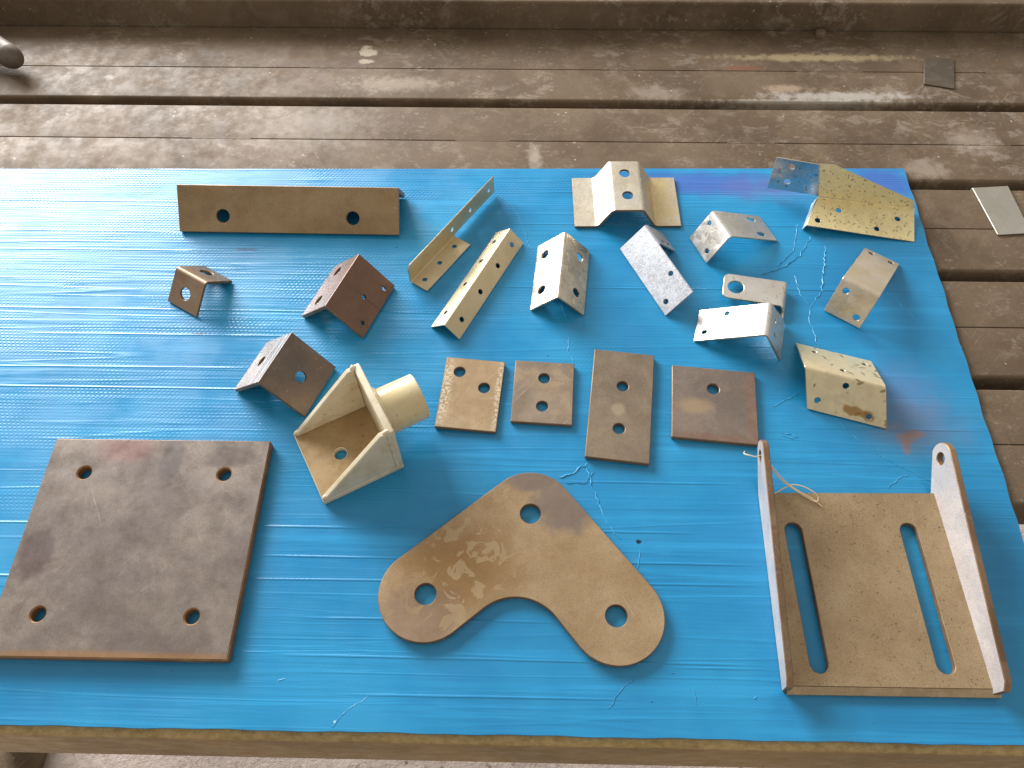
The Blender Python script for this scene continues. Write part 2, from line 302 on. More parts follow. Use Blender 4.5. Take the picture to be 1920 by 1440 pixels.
# ---- blue fluted plastic sheet
def blue():
    s = NT('blue_fluted_plastic'); v = s.co
    c = s.mix(s.step(s.noise(v, 7, 4, .6), .35, .65), (.010, .205, .422), (.018, .258, .488))
    c = s.mix(s.ma('MULTIPLY', s.step(s.noise(s.map(v, (0, 0, 0), (0, 0, 0), (2.5, 70, 1)), 1, 4, .6), .52, .7), .35), c, (.03, .36, .68))
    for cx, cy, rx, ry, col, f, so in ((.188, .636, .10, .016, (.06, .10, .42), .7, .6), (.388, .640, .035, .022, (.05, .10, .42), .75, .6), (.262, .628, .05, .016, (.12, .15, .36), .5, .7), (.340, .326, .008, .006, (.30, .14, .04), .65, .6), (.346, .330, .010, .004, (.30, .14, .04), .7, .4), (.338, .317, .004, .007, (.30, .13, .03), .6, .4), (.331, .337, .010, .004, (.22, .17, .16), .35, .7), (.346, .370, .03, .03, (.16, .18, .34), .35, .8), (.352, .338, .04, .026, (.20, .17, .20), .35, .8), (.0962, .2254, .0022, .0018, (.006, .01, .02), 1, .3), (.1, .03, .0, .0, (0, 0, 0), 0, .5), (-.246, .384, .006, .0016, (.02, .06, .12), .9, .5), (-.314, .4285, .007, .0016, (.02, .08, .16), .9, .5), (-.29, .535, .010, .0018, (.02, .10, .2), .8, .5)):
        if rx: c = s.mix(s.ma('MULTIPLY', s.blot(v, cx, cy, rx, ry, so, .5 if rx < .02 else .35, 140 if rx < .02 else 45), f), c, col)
    vo = s.n('ShaderNodeTexVoronoi', None, Vector=v, Scale=38); sel = s.n('ShaderNodeSeparateColor', None, _0=vo.outputs['Color'])
    d = s.ma('MULTIPLY', s.step(vo.outputs['Distance'], .02, .045, 1, 0), s.step(sel.outputs[0], .74, .75)); c = s.mix(s.ma('MULTIPLY', d, .8), c, (.012, .05, .12))
    vo2 = s.n('ShaderNodeTexVoronoi', None, Vector=s.vm('ADD', v, (7, 3, 0)), Scale=30); d2 = s.ma('MULTIPLY', s.step(vo2.outputs['Distance'], .015, .04, 1, 0), s.step(s.n('ShaderNodeSeparateColor', None, _0=vo2.outputs['Color']).outputs[0], .84, .85)); c = s.mix(s.ma('MULTIPLY', d2, .8), c, (.45, .75, .9))
    # relief: flutes along x, dimples, long wrinkles
    wob = s.ma('MULTIPLY', s.noise(v, 9, 2), .0016); sp = s.n('ShaderNodeSeparateXYZ', None, _0=v)
    yy = s.ma('ADD', sp.outputs[1], wob); ribs = s.ma('SINE', s.ma('MULTIPLY', yy, 2 * PI / .0034)); dim = s.ma('SINE', s.ma('MULTIPLY', s.ma('ADD', sp.outputs[0], s.ma('MULTIPLY', sp.outputs[1], .55)), 2 * PI / .0042))
    am = s.step(s.noise(s.map(v, (0, 0, 0), (0, 0, 0), (1, 2.5, 1)), 8, 3), .36, .66, .08, 1.)
    h1 = s.ma('MULTIPLY', s.ma('ADD', s.ma('MULTIPLY', ribs, .6), s.ma('MULTIPLY', s.ma('MULTIPLY', ribs, dim), .7)), am)
    n1 = s.noise(s.map(v, (0, 0, 0), (0, 0, .006), (3.2, 95, 1)), 1, 3, .5, .3); w1 = s.ma('SUBTRACT', 1., s.ma('MULTIPLY', s.ma('ABSOLUTE', s.ma('SUBTRACT', n1, .5)), 14.)); w1 = s.ma('MAXIMUM', w1, 0.); w1 = s.ma('MULTIPLY', w1, s.step(s.noise(s.map(v, (4, 0, 0), (0, 0, 0), (3, 9, 1)), 1, 2), .42, .62))
    n2 = s.noise(s.map(v, (0, 0, 0), (0, 0, -.004), (1.2, 34, 1)), 1, 2, .5); w2 = s.ma('MAXIMUM', s.ma('SUBTRACT', 1., s.ma('MULTIPLY', s.ma('ABSOLUTE', s.ma('SUBTRACT', n2, .5)), 40.)), 0.)
    lines = None
    for k, (y0, x0, x1) in enumerate(((.2345, -.6, .16), (.2085, -.24, .2), (.1905, -.6, .2), (.1595, -.19, .05), (.1305, -.2, .19), (.1265, .1, .2), (.1035, -.15, .1), (.3005, -.42, -.2), (.331, -.19, -.05), (.2795, .02, .2), (.3665, -.6, -.15), (.3915, -.6, -.24), (.4275, -.5, -.2), (.4565, -.6, .0), (.4905, -.1, .42), (.5335, -.6, -.3), (.558, -.6, -.36), (.575, -.05, .42), (.602, -.6, -.3), (.622, .0, .4), (.2465, .35, .42), (.335, .23, .42))):
        yk = s.ma('ADD', s.ma('SUBTRACT', yy, y0), s.ma('MULTIPLY', sp.outputs[0], .004 * math.sin(k * 2.1))); l = s.step(s.ma('ABSOLUTE', yk), .0002, .0014, 1, 0)
        l = s.ma('MULTIPLY', l, s.ma('MULTIPLY', s.step(sp.outputs[0], x0, x0 + .06), s.step(sp.outputs[0], x1 - .06, x1, 1, 0))); lines = l if lines is None else s.ma('ADD', lines, l)
    far = s.step(s.ma('ADD', s.ma('MULTIPLY', sp.outputs[1], 1.), s.ma('MULTIPLY', sp.outputs[0], -.45)), .22, .62, .22, 1.)
    nr = s.bump(s.ma('MULTIPLY', h1, far), .36, .00024); nr = s.bump(lines, .55, .0006, nr); nr = s.bump(w1, .24, .0005, nr); nr = s.bump(w2, .28, .0005, nr); nr = s.bump(s.noise(s.map(v, (0, 0, 0), (0, 0, 0), (14, 60, 1)), 1, 3), .25, .0012, nr)
    return s.out(c, 0, s.step(s.noise(v, 20, 4), .3, .7, .27, .44), nr, .48)
BLUE = blue()
nx, ny = 150, 90; V = []; F = []
def sh_xy(u, v):
    xr = .4115 + .0064 * v + .0004 * math.sin(v * 37) + .0005 * math.sin(v * 91); yt = .6483 + .0142 * (u * (xr + .72) - .131) / 1.0; yb = .0770 + .0003 * math.sin(u * 61) + .0002 * math.sin(u * 173)
    return -.72 + u * (xr + .72), yb + v * (yt - yb)
def sh_z(x, y): return -.00025 * (1 + math.sin(y * 61 + 1.3 * math.sin(x * 5)) * math.sin(x * 7 + y * 13)) 
for j in range(ny + 1):
    for i in range(nx + 1):
        x, y = sh_xy(i / nx, j / ny); V.append((x, y, sh_z(x, y)))
W1 = nx + 1; T0 = len(V)
F += [(j * W1 + i, j * W1 + i + 1, (j + 1) * W1 + i + 1, (j + 1) * W1 + i) for j in range(ny) for i in range(nx)]
per = [i for i in range(W1)] + [j * W1 + nx for j in range(1, ny + 1)] + [ny * W1 + i for i in range(nx - 1, -1, -1)] + [j * W1 for j in range(ny - 1, 0, -1)]
V += [(V[i][0], V[i][1], -.0037) for i in per]; n = len(per)
F += [(per[k], T0 + k, T0 + (k + 1) % n, per[(k + 1) % n]) for k in range(n)] + [tuple(T0 + k for k in reversed(range(n)))]
board = link('plastic_sheet', mesh_from('plastic_sheet', V, F, [BLUE], None, True, 40)); tag(board, 'bright blue fluted plastic sheet spread over the workbench under the brackets', 'sheet')
s_ = NT('stressed_blue_plastic'); CREASE = s_.out(s_.mix(s_.step(s_.noise(s_.co, 260, 3), .4, .65), (.025, .32, .60), (.12, .48, .72)), 0, .35)
creases = [[(-.0355, .6201), (-.0202, .6069), (-.0083, .5854), (.0034, .5446), (.0095, .5339)], [(.0556, .2955), (.0595, .2729), (.0698, .2464), (.0759, .2324), (.0835, .227)], [(.0313, .2824), (.0438, .2861), (.0557, .2965)], [(.0975, .219), (.0962, .2122), (.0934, .202)], [(.2985, .5634), (.2813, .5342), (.2627, .5199), (.2369, .5091)], [(.3102, .549), (.3026, .517), (.2949, .4896), (.2807, .4695), (.2768, .4533), (.279, .4314), (.2797, .4209)], [(.2718, .5096), (.2731, .4859), (.2787, .4728)], [(.2818, .3414), (.3082, .31), (.3365, .2925), (.3532, .2828)], [(.3123, .2771), (.3221, .2857), (.3331, .2899)], [(.2242, .3543), (.2536, .3716)], [(.3584, .4905), (.3739, .4677), (.3814, .4518)], [(.0433, .4309), (.0409, .4124), (.0477, .3992)], [(.0346, .4757), (.0405, .4498)], [(.0623, .2879), (.0542, .2777), (.0368, .2775)], [(.0654, .0958), (.0761, .1109), (.0907, .1207)], [(.1299, .1119), (.1307, .1)], [(.286, .5781), (.276, .5413), (.2546, .5197)], [(-.1381, .0792), (-.1315, .0885), (-.1133, .1018)], [(-.1831, .1119), (-.1772, .1131)], [(.229, .3262), (.237, .3240), (.245, .3246)], [(.230, .3285), (.238, .3268), (.246, .3236)], [(.1208, .2158), (.1236, .2152)], [(.1735, .106), (.1765, .1072)], [(.1141, .1223), (.1166, .1216)], [(.070, .0897), (.073, .0905)], [(.0966, .1027), (.0989, .1023)]]
strong = {1, 2, 4, 5, 6, 19, 20}
for ci, cl in enumerate(creases):
    pts = []
    for a, b in zip(cl, cl[1:]):
        L = math.dist(a, b); n = max(2, int(L / .0028))
        for k in range(n):
            t = k / n; j = .0010 if ci in strong else .0007; pts.append((a[0] + (b[0] - a[0]) * t + rng.uniform(-j, j), a[1] + (b[1] - a[1]) * t + rng.uniform(-j, j), -.0001))
    pts.append((*cl[-1], -.0002)); rr = [(.00047 if ci in strong else .00020 if ci in (14, 15, 17, 18) else .00030) * rng.uniform(.35, 1.25) for _ in pts]; rr[0] = rr[-1] = .0001
    link('crease', tube_mesh('crease', pts, rr, [CREASE], 5), board)

# ================================================================== BRACKETS
def scribe(s, c):
    for cx, cy, rx, ry in ((-.0007, .026, .0004, .017), (-.023, .0286, .0003, .006), (.0219, .0286, .0003, .006), (-.023, .0286, .006, .0003), (.0219, .0286, .006, .0003)): c = s.mix(s.ma('MULTIPLY', s.blot(s.co, cx, cy, rx, ry, .4, 0), .8), c, (.035, .018, .012))
    return c
def grooves(s, c):
    for cy, ry, col in ((-.0085, .0006, (.04, .03, .025)), (-.0060, .0012, (.36, .33, .30)), (-.0125, .0005, (.05, .035, .03)), (-.0150, .0009, (.30, .27, .24))): c = s.mix(s.ma('MULTIPLY', s.blot(s.co, 0, cy, .06, ry, .5, .06, 30), .8), c, col)
    return c
def rustspot(s, c):
    for cx, cy, rx, ry in ((.016, -.019, .010, .003), (.030, -.020, .005, .003)): c = s.mix(s.ma('MULTIPLY', s.blot(s.co, cx, cy, rx, ry, .3, .5, 120), .85), c, (.30, .15, .03))
    return c
def yellowing(s, c): return s.mix(s.ma('MULTIPLY', s.blot(s.co, .036, .004, .016, .05, .6, .4, 70), .55), c, (.66, .48, .15))
bb = lambda n, k, **a: steel(n, (.19, .115, .06), (.29, .185, .10), (.34, .25, .16), (.30, .15, .05), k, **a)
ST_A = steel('brown_angle_steel', (.26, .175, .09), (.36, .25, .13), (.42, .32, .2), (.36, .20, .075), 11, metal=.5, rough=.40, rustamt=.45, blotch=.2); ST_B = bb('brown_bracket_steel', 13, metal=.6, rough=.42, coat=.6)
ST_C = steel('dark_brown_steel', (.135, .068, .038), (.17, .085, .048), (.22, .125, .08), (.22, .10, .04), 15, metal=.6, rough=.40, coat=.6, extra=scribe, rustamt=.3, blotch=.2)
ST_N = steel('mottled_angle_steel', (.105, .078, .06), (.165, .11, .072), (.20, .165, .14), (.21, .11, .045), 17, metal=.6, rough=.40, coat=.7, extra=grooves, rustamt=.6)
EDGE = steel('rusty_cut_edge', (.17, .10, .055), (.25, .155, .085), (.34, .25, .16), (.27, .13, .05), 19, metal=.4, rough=.5, rustamt=.6)
GEDGE = steel('bright_cut_edge', (.42, .34, .22), (.62, .54, .40), (.7, .66, .58), (.34, .2, .08), 21, metal=.8, rough=.35, rustamt=.35)
GOLD = galv('gold_tinted_zinc', (.64, .52, .30), (.70, .585, .37), 31, .36, 0, spang=.02, vs=40, grime=.06, metal=.6)
GALF = galv('flake_patterned_zinc', (.70, .64, .52), (.62, .54, .40), 33, .32, .42, (.30, .22, .11), .12, 150, grime=.06, dashs=120, dw=.2)
GALW = galv('pale_speckled_zinc', (.74, .68, .57), (.66, .59, .46), 35, .40, .7, (.34, .26, .14), .16, 320, grime=.4, dashs=330, metal=.8, extra=yellowing)
GALG = galv('fine_grey_zinc', (.43, .445, .46), (.38, .39, .41), 37, .38, .25, (.66, .66, .68), .02, 500, grime=.0, dashs=300, metal=.5, lumk=.06)
GALI = galv('swirled_zinc', (.78, .75, .70), (.70, .65, .57), 39, .33, .45, (.30, .28, .24), .07, 150, grime=.03, dashs=110, metal=.75)
GALJ = galv('yellow_passivated_zinc', (.88, .75, .40), (.84, .70, .35), 41, .36, .8, (.26, .18, .06), .04, 300, grime=.06, dashs=150, metal=.3, dw=.175)
GALM = galv('yellow_dashed_zinc', (.74, .64, .40), (.70, .59, .36), 43, .34, .85, (.24, .18, .08), .06, 150, metal=.5, grime=.12, dw=.16, dashs=72, grimec=(.34, .17, .04), extra=rustspot)
GALL = galv('dull_stained_zinc', (.60, .50, .34), (.68, .60, .50), 45, .34, .1, spang=.04, vs=120, metal=.65, grime=.5, grimec=(.34, .24, .10))
tent('long_angle', -0.2474, 0.5898, -0.4, 0.2309, 0.0411, 0.0483, 84, 0.005, 0.001, [('B', -.0686, .0315, .0068), ('B', .0673, .0318, .0068)], [ST_A, EDGE], 'long brown steel angle with two round holes at the top left of the blue sheet')
tent('small_angle_bracket', -0.3244, 0.4786, -30.3, 0.0385, 0.0376, 0.0373, 89.7, 0.0028, 0.004, [('B', -.0006, .0214, .0062), ('A', -.002, .0232, .0064)], [ST_B, EDGE], 'smallest brown angle bracket with one hole in each face below the long angle')
tent('angle_bracket', -0.1738, 0.4679, -110.9, 0.0678, 0.0480, 0.0483, 91, 0.004, 0.0008, [('B', -.0201, .0297, .0054), ('B', .0185, .0292, .0054), ('A', -.023, .04, .0024), ('A', -.0007, .0273, .0024), ('A', .0219, .04, .0024)], [ST_C, EDGE], 'dark brown angle bracket with three small drilled holes and scribed lines on its front face')
tent('mottled_angle_bracket', -0.2210, 0.3769, -111.1, 0.0574, 0.0527, 0.0533, 90.9, 0.004, 0.0008, [('B', -.0009, .0307, .0053), ('A', .0002, .0294, .0055)], [ST_N, EDGE], 'mottled brown angle bracket leaning behind the cream welded bracket')
tent('perforated_angle', -0.0463, 0.4926, -116, 0.1362, 0.0213, 0.0220, 96.1, 0.0013, 0.002, [('B', u, .0132, .0024) for u in (-.0513, -.0227, .0105, .0496)] + [('A', u, .0118, .0026) for u in (-.0555, -.0245, .0126, .0503)], [GOLD, GEDGE], 'slim gold perforated angle strip with four holes in each face')
tent('galvanised_angle_bracket', 0.0354, 0.4985, -95.4, 0.0828, 0.0370, 0.0372, 92.2, 0.0022, 0.003, [('B', -.024, .0251, .0047), ('B', .0217, .0243, .0047), ('A', -.0241, .0242, .0047), ('A', .0215, .0238, .0047)], [GALF, GEDGE], 'galvanised angle bracket with two large holes in each face and a white glaring left side')
tent('slotted_angle_bracket', 0.1948, 0.5464, -67.8, 0.0371, 0.0723, 0.0385, 92.8, 0.0018, 0.0045, [('B', -.0109, .0108, .0024), ('B', .009, .0304, .0026), ('A', -.0112, .0535, .0026, .0034), ('A', .0105, .0524, .0026, .0034)], [GALI, GEDGE], 'galvanised angle bracket with two oblong slots in its longer right face')
tent('stained_angle_bracket', 0.3163, 0.4664, -35.3, 0.0373, 0.0912, 0.0394, 90.3, 0.002, 0.004, [('A', -.0102, .0841, .003), ('A', .0106, .0843, .003), ('B', -.0101, .0117, .003), ('B', .0108, .0309, .003)], [GALL, GEDGE], 'dull stained galvanised bracket by the right sheet edge with two holes at each end')
tent('skewed_angle_bracket', 0.2842, 0.3707, -16.3, 0.0703, 0.0537, 0.0378, 98.3, 0.0018, 0.0035, [('A', -.0237, .0413, .0024), ('A', .0218, .0408, .0024), ('A', -.001, .0121, .0024), ('B', .0032, .0086, .0026), ('B', -.0156, .0277, .0026), ('B', .0305, .031, .0026)], [GALM, GEDGE], 'yellow dash patterned bracket with slanted ends and three holes in each face', sa=-.0051, sb=.0133)

# ---- stepped gold strip: upright leg twice as long as the lying flange
t = .0013; th = math.atan2(.1238, .0806)
f, bl = fold((0, 0), (-1, .0), (.02, 1), .0022, t)
def fD(u, v, w_): q = f(u, v, w_); return (q[0], q[1], q[2] + .0003)
ol = rounded([(0, .022), (0, -.0195), (.003, -.0235), (.1477, -.025), (.1477, -.0022), (.0757, -.0022), (.0735, .0022), (.0735, .0225)], [.001, .001, 0, .001, .001, 0, .0006, .001], 3)
me = sheet('stepped_angle', ol, [circle(62 / 1e3, .0099, .0024), circle(.0359, .0105, .0024), circle(.0101, .0112, .0024), circle(.138, -.013, .0026), circle(.104, -.0125, .0026), circle(.072, -.012, .0026)], t, fD, [GOLD, GEDGE], bl, .0003)
tag(link('stepped_angle', me, None, (-.1161, .4943, 0), th), 'gold stepped strip with a long upright leg and a shorter lying flange', 'bracket')

# ---- top hat bracket
def poly_path(pts, r, t):
    """map v (distance along a polyline of (x, z)) to a bent strip with rounded bends; top surface given"""
    dense = rounded_open(pts, r); acc = [0]
    for a, b in zip(dense, dense[1:]): acc.append(acc[-1] + math.dist(a, b))
    nr = []
    for i in range(len(dense)):
        a = Vector(dense[max(i - 1, 0)]); b = Vector(dense[min(i + 1, len(dense) - 1)]); d = (b - a).normalized(); nr.append(Vector((-d.y, d.x)))
    def f(u, v, w_):
        i = 0
        while i < len(acc) - 2 and v > acc[i + 1]: i += 1
        k = (v - acc[i]) / (acc[i + 1] - acc[i]); p = Vector(dense[i]).lerp(Vector(dense[i + 1]), k); n_ = nr[i].lerp(nr[i + 1], max(0, min(1, k))).normalized(); p = p + n_ * w_
        return (p.x, u, p.y)
    return f, acc[1:-1], acc[-1], acc
def rounded_open(pts, r):
    c = rounded(pts + [(pts[-1][0], -9), (pts[0][0], -9)], [0] + [r] * (len(pts) - 2) + [0, 0, 0], 6); return c[:len(c) - 2]
prof = [(-.0565, .0028), (-.0325, .0028), (-.0187, .0265), (.0135, .0265), (.0285, .0028), (.0555, .0028)]
f, bl, TOT, acc = poly_path(prof, .0055, .0026)
cx = TOT / 2 - .001
me = sheet('top_hat_bracket', rounded([(-.0355, 0), (.0355, 0), (.0355, TOT), (-.0355, TOT)], .001, 3), [circle(.0175, cx - .001, .0055), circle(-.0145, cx - .0002, .0055)], .0026, f, [GALW, EDGE], bl, .0004)
tag(link('top_hat_bracket', me, None, (.1068, .6055, 0), R(1.2)), 'galvanised top hat bracket with two holes in its raised crown', 'bracket')

# ---- grey bracket: broad tilted plate with a narrow tab folded down
Lc = Vector((.0968, .5401, 0)); e = Vector((.42790285, -.90382473, 0)); nn = Vector((.90382473, .42790285, 0)); ti = R(42.7); kk = nn * math.cos(ti) + Vector((0, 0, 1)) * math.sin(ti); Wd = .0366; t = .002
loc = Vector((.1248, .509, 0))
f2, bl = fold((Wd * math.cos(ti), Wd * math.sin(ti)), (math.cos(R(-46)), math.sin(R(-46))), (-math.cos(ti), -math.sin(ti)), .0035, t)
def fH(u, v, w_):
    q = f2(u, v, w_); return Lc + e * q[0] + nn * q[1] + Vector((0, 0, q[2] + t * .7)) - loc
ol = rounded([(0, -Wd), (.0937, -Wd), (.0937, -.0002), (.0285, -.0002), (.0265, .0045), (.0262, .0345), (0, .0345), (0, 0)], [.0008, .0008, .0008, 0, 0, .001, .001, 0], 3)
me = sheet('grey_angle_bracket', ol, [circle(.0623, .028 - Wd, .0026), circle(.0823, .0083 - Wd, .0027), slot(.0195, .014, .0195, .018, .0022), slot(.0195, .024, .0195, .028, .0022)], t, fH, [GALG, GALG], bl, .0003)
tag(link('grey_angle_bracket', me, None, loc), 'matte grey bracket with a broad two hole face and narrow folded tab', 'bracket')

# ---- bracket with raised lug (white glaring face, skirt and rounded lug with one big hole)
a_, b_, ph = .0399, .0696, R(93.3); c = math.sqrt(a_ * a_ + b_ * b_ - 2 * a_ * b_ * math.cos(ph)); h = a_ * b_ * math.sin(ph) / c; oa = (a_ * a_ + c * c - b_ * b_) / (2 * c); t = .0022
f3, bl = fold((0, h + t * .6), (oa, -h), (-(c - oa), -h), .0042, t)
H = .01905
ol = rounded([(-H, 0), (-H, -b_), (H, -b_), (H, 0), (H + .0005, a_), (.004, a_ + .0004), (-.0171, a_ + .0004), (-.0255, a_ - .002), (-.0262, .030), (-.0232, .022), (-H - .0012, .010)], [0, .0008, .0008, 0, .001, .0, .006, .004, .004, .006, .002], 4)
me = sheet('lug_bracket', ol, [circle(-.0111, -.0412, .0025), circle(.0093, -.0605, .0026), circle(-.009, .0155, .0022), circle(.006, .018, .0022)], t, f3, [GALI, GEDGE], bl, .0004)
lug = link('lug_bracket', None, None, (.2250, .4292, 0), R(-104.5)); tag(lug, 'galvanised folded bracket with a rounded big holed lug beside its glaring white face', 'bracket')
link('folded_plate', me, lug)
# lug: local x is along the ridge (towards camera), y to the right of the picture
f4, bl4 = fold((.0170, .0095), (.30, -1), (-1, -.03), .0046, t)
ol = rounded([(-.0665, -.0612), (-.0362, -.0595), (-.0385, -.0045), (-.0345, .0050), (-.0275, .0052), (-.0275, .0084), (-.0655, .0084), (-.0698, .0005)], [.006, .006, .002, .0, .001, .0, .003, .003], 5)
me = sheet('lug', ol, [circle(-.0515, -.0480, .0078, 36)], t, f4, [GALI, GEDGE], bl4, .0004)
link('lug', me, lug)

# ---- yellow split bracket (tri-grip shape): base flange, tapering wall, side tab
t = .0012
def poly3(name, P, t, mats, parent, holes=(), ch=.00025):
    """planar sheet through 3D points P (first three span the plane), holes given as 3D centres + radius"""
    P = [Vector(p) for p in P]; o = P[0]; ex = (P[1] - o).normalized(); nz = ex.cross(P[2] - o).normalized(); ey = nz.cross(ex)
    if nz.z < -.2 or (abs(nz.z) <= .2 and nz.y > 0): nz = -nz
    uv = [((p - o).dot(ex), (p - o).dot(ey)) for p in P]; hl = [circle((Vector(q) - o).dot(ex), (Vector(q) - o).dot(ey), r) for q, r in holes]
    return link(name, sheet(name, rounded(uv, .0006, 2), hl, t, lambda u, v, w_: o + ex * u + ey * v + nz * w_, mats, (), ch), parent)
jo = Vector((.335, .59, 0)); J = link('split_bracket', None, None, jo); tag(J, 'large yellow zinc bracket with tapering wall and upright bluish side tab', 'bracket')
def rel(*a): return [Vector(q) - jo for q in a]
t = .0012
CLW = galv('pale_web_zinc', (.66, .70, .76), (.56, .62, .70), 49, .35, .5, (.2, .2, .22), .04, 200, grime=.1, dashs=90, metal=.4)  # pale bluish tone puts the web's sky reflection into its colour
TABM = galv('bare_reflective_zinc', (.50, .55, .60), (.42, .48, .55), 47, .16, .5, (.06, .06, .07), .03, 200, grime=.1, dashs=90)
poly3('base_flange', rel((.2909, .5688, .0062), (.4028, .5548, -.0018), (.4115, .5970, .0020), (.3094, .6065, .0090)), t, [GALJ, GEDGE], J, [(Vector(q) - jo, .0029) for q in ((.3286, .5902, .0062), (.3043, .5758, .0061), (.3904, .5831, .0018), (.3657, .5689, .0018))])
poly3('tapering_wall', rel((.3095, .6068, .0091), (.4115, .5973, .0021), (.4082, .5999, .0110), (.3158, .6160, .0453), (.3010, .6171, .0450)), t, [GALJ, GEDGE], J)
poly3('side_tab', rel((.2587, .6230, .0050), (.3042, .6084, .0096), (.3092, .6066, .0090), (.3006, .6170, .0450), (.2602, .6303, .0422)), t, [TABM, GEDGE], J, [(Vector(q) - jo, .0031) for q in ((.2766, .6232, .0356), (.2763, .6197, .0179))])
poly3('corner_web', rel((.3085, .6063, .0080), (.2908, .5690, .0056), (.2894, .5700, -.0018), (.2955, .5965, -.0018), (.3015, .6110, -.0018)), t, [CLW, GEDGE], J)
link('fold', tube_mesh('fold', rel((.3094, .6061, .0080), (.4114, .5970, .0012)), .0013, [GALJ], 10), J)
J.location.z = .0022

# ================================================================== FLAT PLATES
PL_P = steel('large_plate_steel', (.150, .120, .102), (.235, .190, .155), (.150, .118, .102), (.30, .21, .12), 51, metal=.3, rough=.38, rustamt=.15, blotch=.55, scr=.15, big=12, extra=lambda s, c: s.mix(s.ma('MULTIPLY', s.blot(s.co, -.03, .083, .022, .012, .7), .32), s.mix(s.ma('MULTIPLY', s.blot(s.co, .012, .074, .009, .022, .25), .75), s.mix(s.ma('MULTIPLY', s.blot(s.co, .062, .077, .022, .010, .3), .7), s.mix(s.ma('MULTIPLY', s.blot(s.co, -.078, -.012, .014, .022, .25), .75), s.mix(s.ma('MULTIPLY', s.blot(s.co, 0, -.0915, .11, .004, .6, .1), .7), c, (.30, .15, .05)), (.10, .068, .06)), (.11, .08, .065)), (.11, .085, .075)), (.33, .13, .11)))
PEDGE = steel('rounded_rust_edge', (.20, .10, .045), (.30, .155, .06), (.36, .22, .11), (.30, .13, .04), 53, metal=.35, rough=.45, rustamt=.6)
def plate(name, x, y, az, w_, h_, t, holes, mats, label, r=.0008, ch=.0006, group='row of flat drilled plates'):
    me = sheet(name, rounded([(-w_ / 2, -h_ / 2), (w_ / 2, -h_ / 2), (w_ / 2, h_ / 2), (-w_ / 2, h_ / 2)], r, 3), [circle(hx, hy, hr, 36) for hx, hy, hr in holes], t, flat_map(t), mats, (), ch)
    return tag(link(name, me, None, (x, y, 0), R(az)), label, 'plate', group)
plate('square_base_plate', -.3152, .2157, .15, .1895, .1855, .0095, [(sx * .0602, sy * .0602, .0058) for sx in (-1, 1) for sy in (-1, 1)], [PL_P, PEDGE], 'large thick square steel plate with a hole near each corner at the lower left', .0015, .0011, None)
PS = steel('sandy_plate_steel', (.33, .225, .12), (.41, .29, .165), (.52, .42, .28), (.34, .19, .07), 55, metal=.35, rough=.42, rustamt=.35, blotch=.3, extra=lambda s, c: s.mix(s.ma('MULTIPLY', s.ma('MAXIMUM', s.blot(s.co, -.024, 0, .005, .04, .5, .15), s.blot(s.co, .025, 0, .003, .04, .5, .15)), s.step(s.noise(s.co, 420, 3), .46, .56)), c, (.55, .46, .32)))
PT = steel('worn_plate_steel', (.22, .165, .12), (.30, .23, .165), (.36, .27, .17), (.30, .18, .08), 57, metal=.3, rough=.40, rustamt=.5, blotch=.7)
PU = steel('olive_plate_steel', (.19, .145, .10), (.25, .195, .135), (.31, .24, .16), (.26, .15, .07), 59, metal=.3, rough=.38, rustamt=.3, blotch=.3, extra=lambda s, c: s.mix(s.ma('MULTIPLY', s.blot(s.co, -.002, -.006, .006, .006, .4, .15), .6), c, (.42, .33, .22)))
PV = steel('dusky_plate_steel', (.18, .14, .115), (.235, .185, .15), (.29, .23, .18), (.25, .12, .07), 61, metal=.3, rough=.38, rustamt=.35, blotch=.35, extra=lambda s, c: s.mix(s.ma('MULTIPLY', s.ma('MAXIMUM', s.blot(s.co, .034, 0, .006, .05, .6), s.blot(s.co, 0, -.035, .05, .004, .6)), .3), s.mix(s.ma('MULTIPLY', s.blot(s.co, -.018, -.004, .014, .007, .6), .6), c, (.40, .28, .15)), (.24, .09, .04)))
def loc2(cx, cy, az, x, y): a = R(az); dx, dy = x - cx, y - cy; return (dx * math.cos(a) + dy * math.sin(a), -dx * math.sin(a) + dy * math.cos(a))
plate('small_plate', -.0485, .3627, -5, .0552, .0746, .0045, [(*loc2(-.0485, .3627, -5, -.0597, .3858), .0053), (*loc2(-.0485, .3627, -5, -.0363, .3687), .0053)], [PS, EDGE], 'sandy coloured small plate with two diagonally set holes')
plate('small_plate', .0177, .3654, -3, .0551, .0653, .0045, [(*loc2(.0177, .3654, -3, .0188, .38), .0053), (*loc2(.0177, .3654, -3, .0169, .3503), .0053)], [PT, EDGE], 'shortest small brown plate with two holes one above the other')
plate('long_plate', .0880, .3535, -6.4, .0561, .1133, .005, [(*loc2(.088, .3535, -6.4, .0907, .3723), .0053), (*loc2(.088, .3535, -6.4, .085, .3283), .0053)], [PU, EDGE], 'tall rectangular plate with two holes in the middle of the row of plates')
plate('square_plate', .1723, .3550, -5.3, .0762, .0755, .005, [(*loc2(.1723, .355, -5.3, .1732, .3707), .0055)], [PV, EDGE], 'dusky square plate with a single hole at the right end of the row')

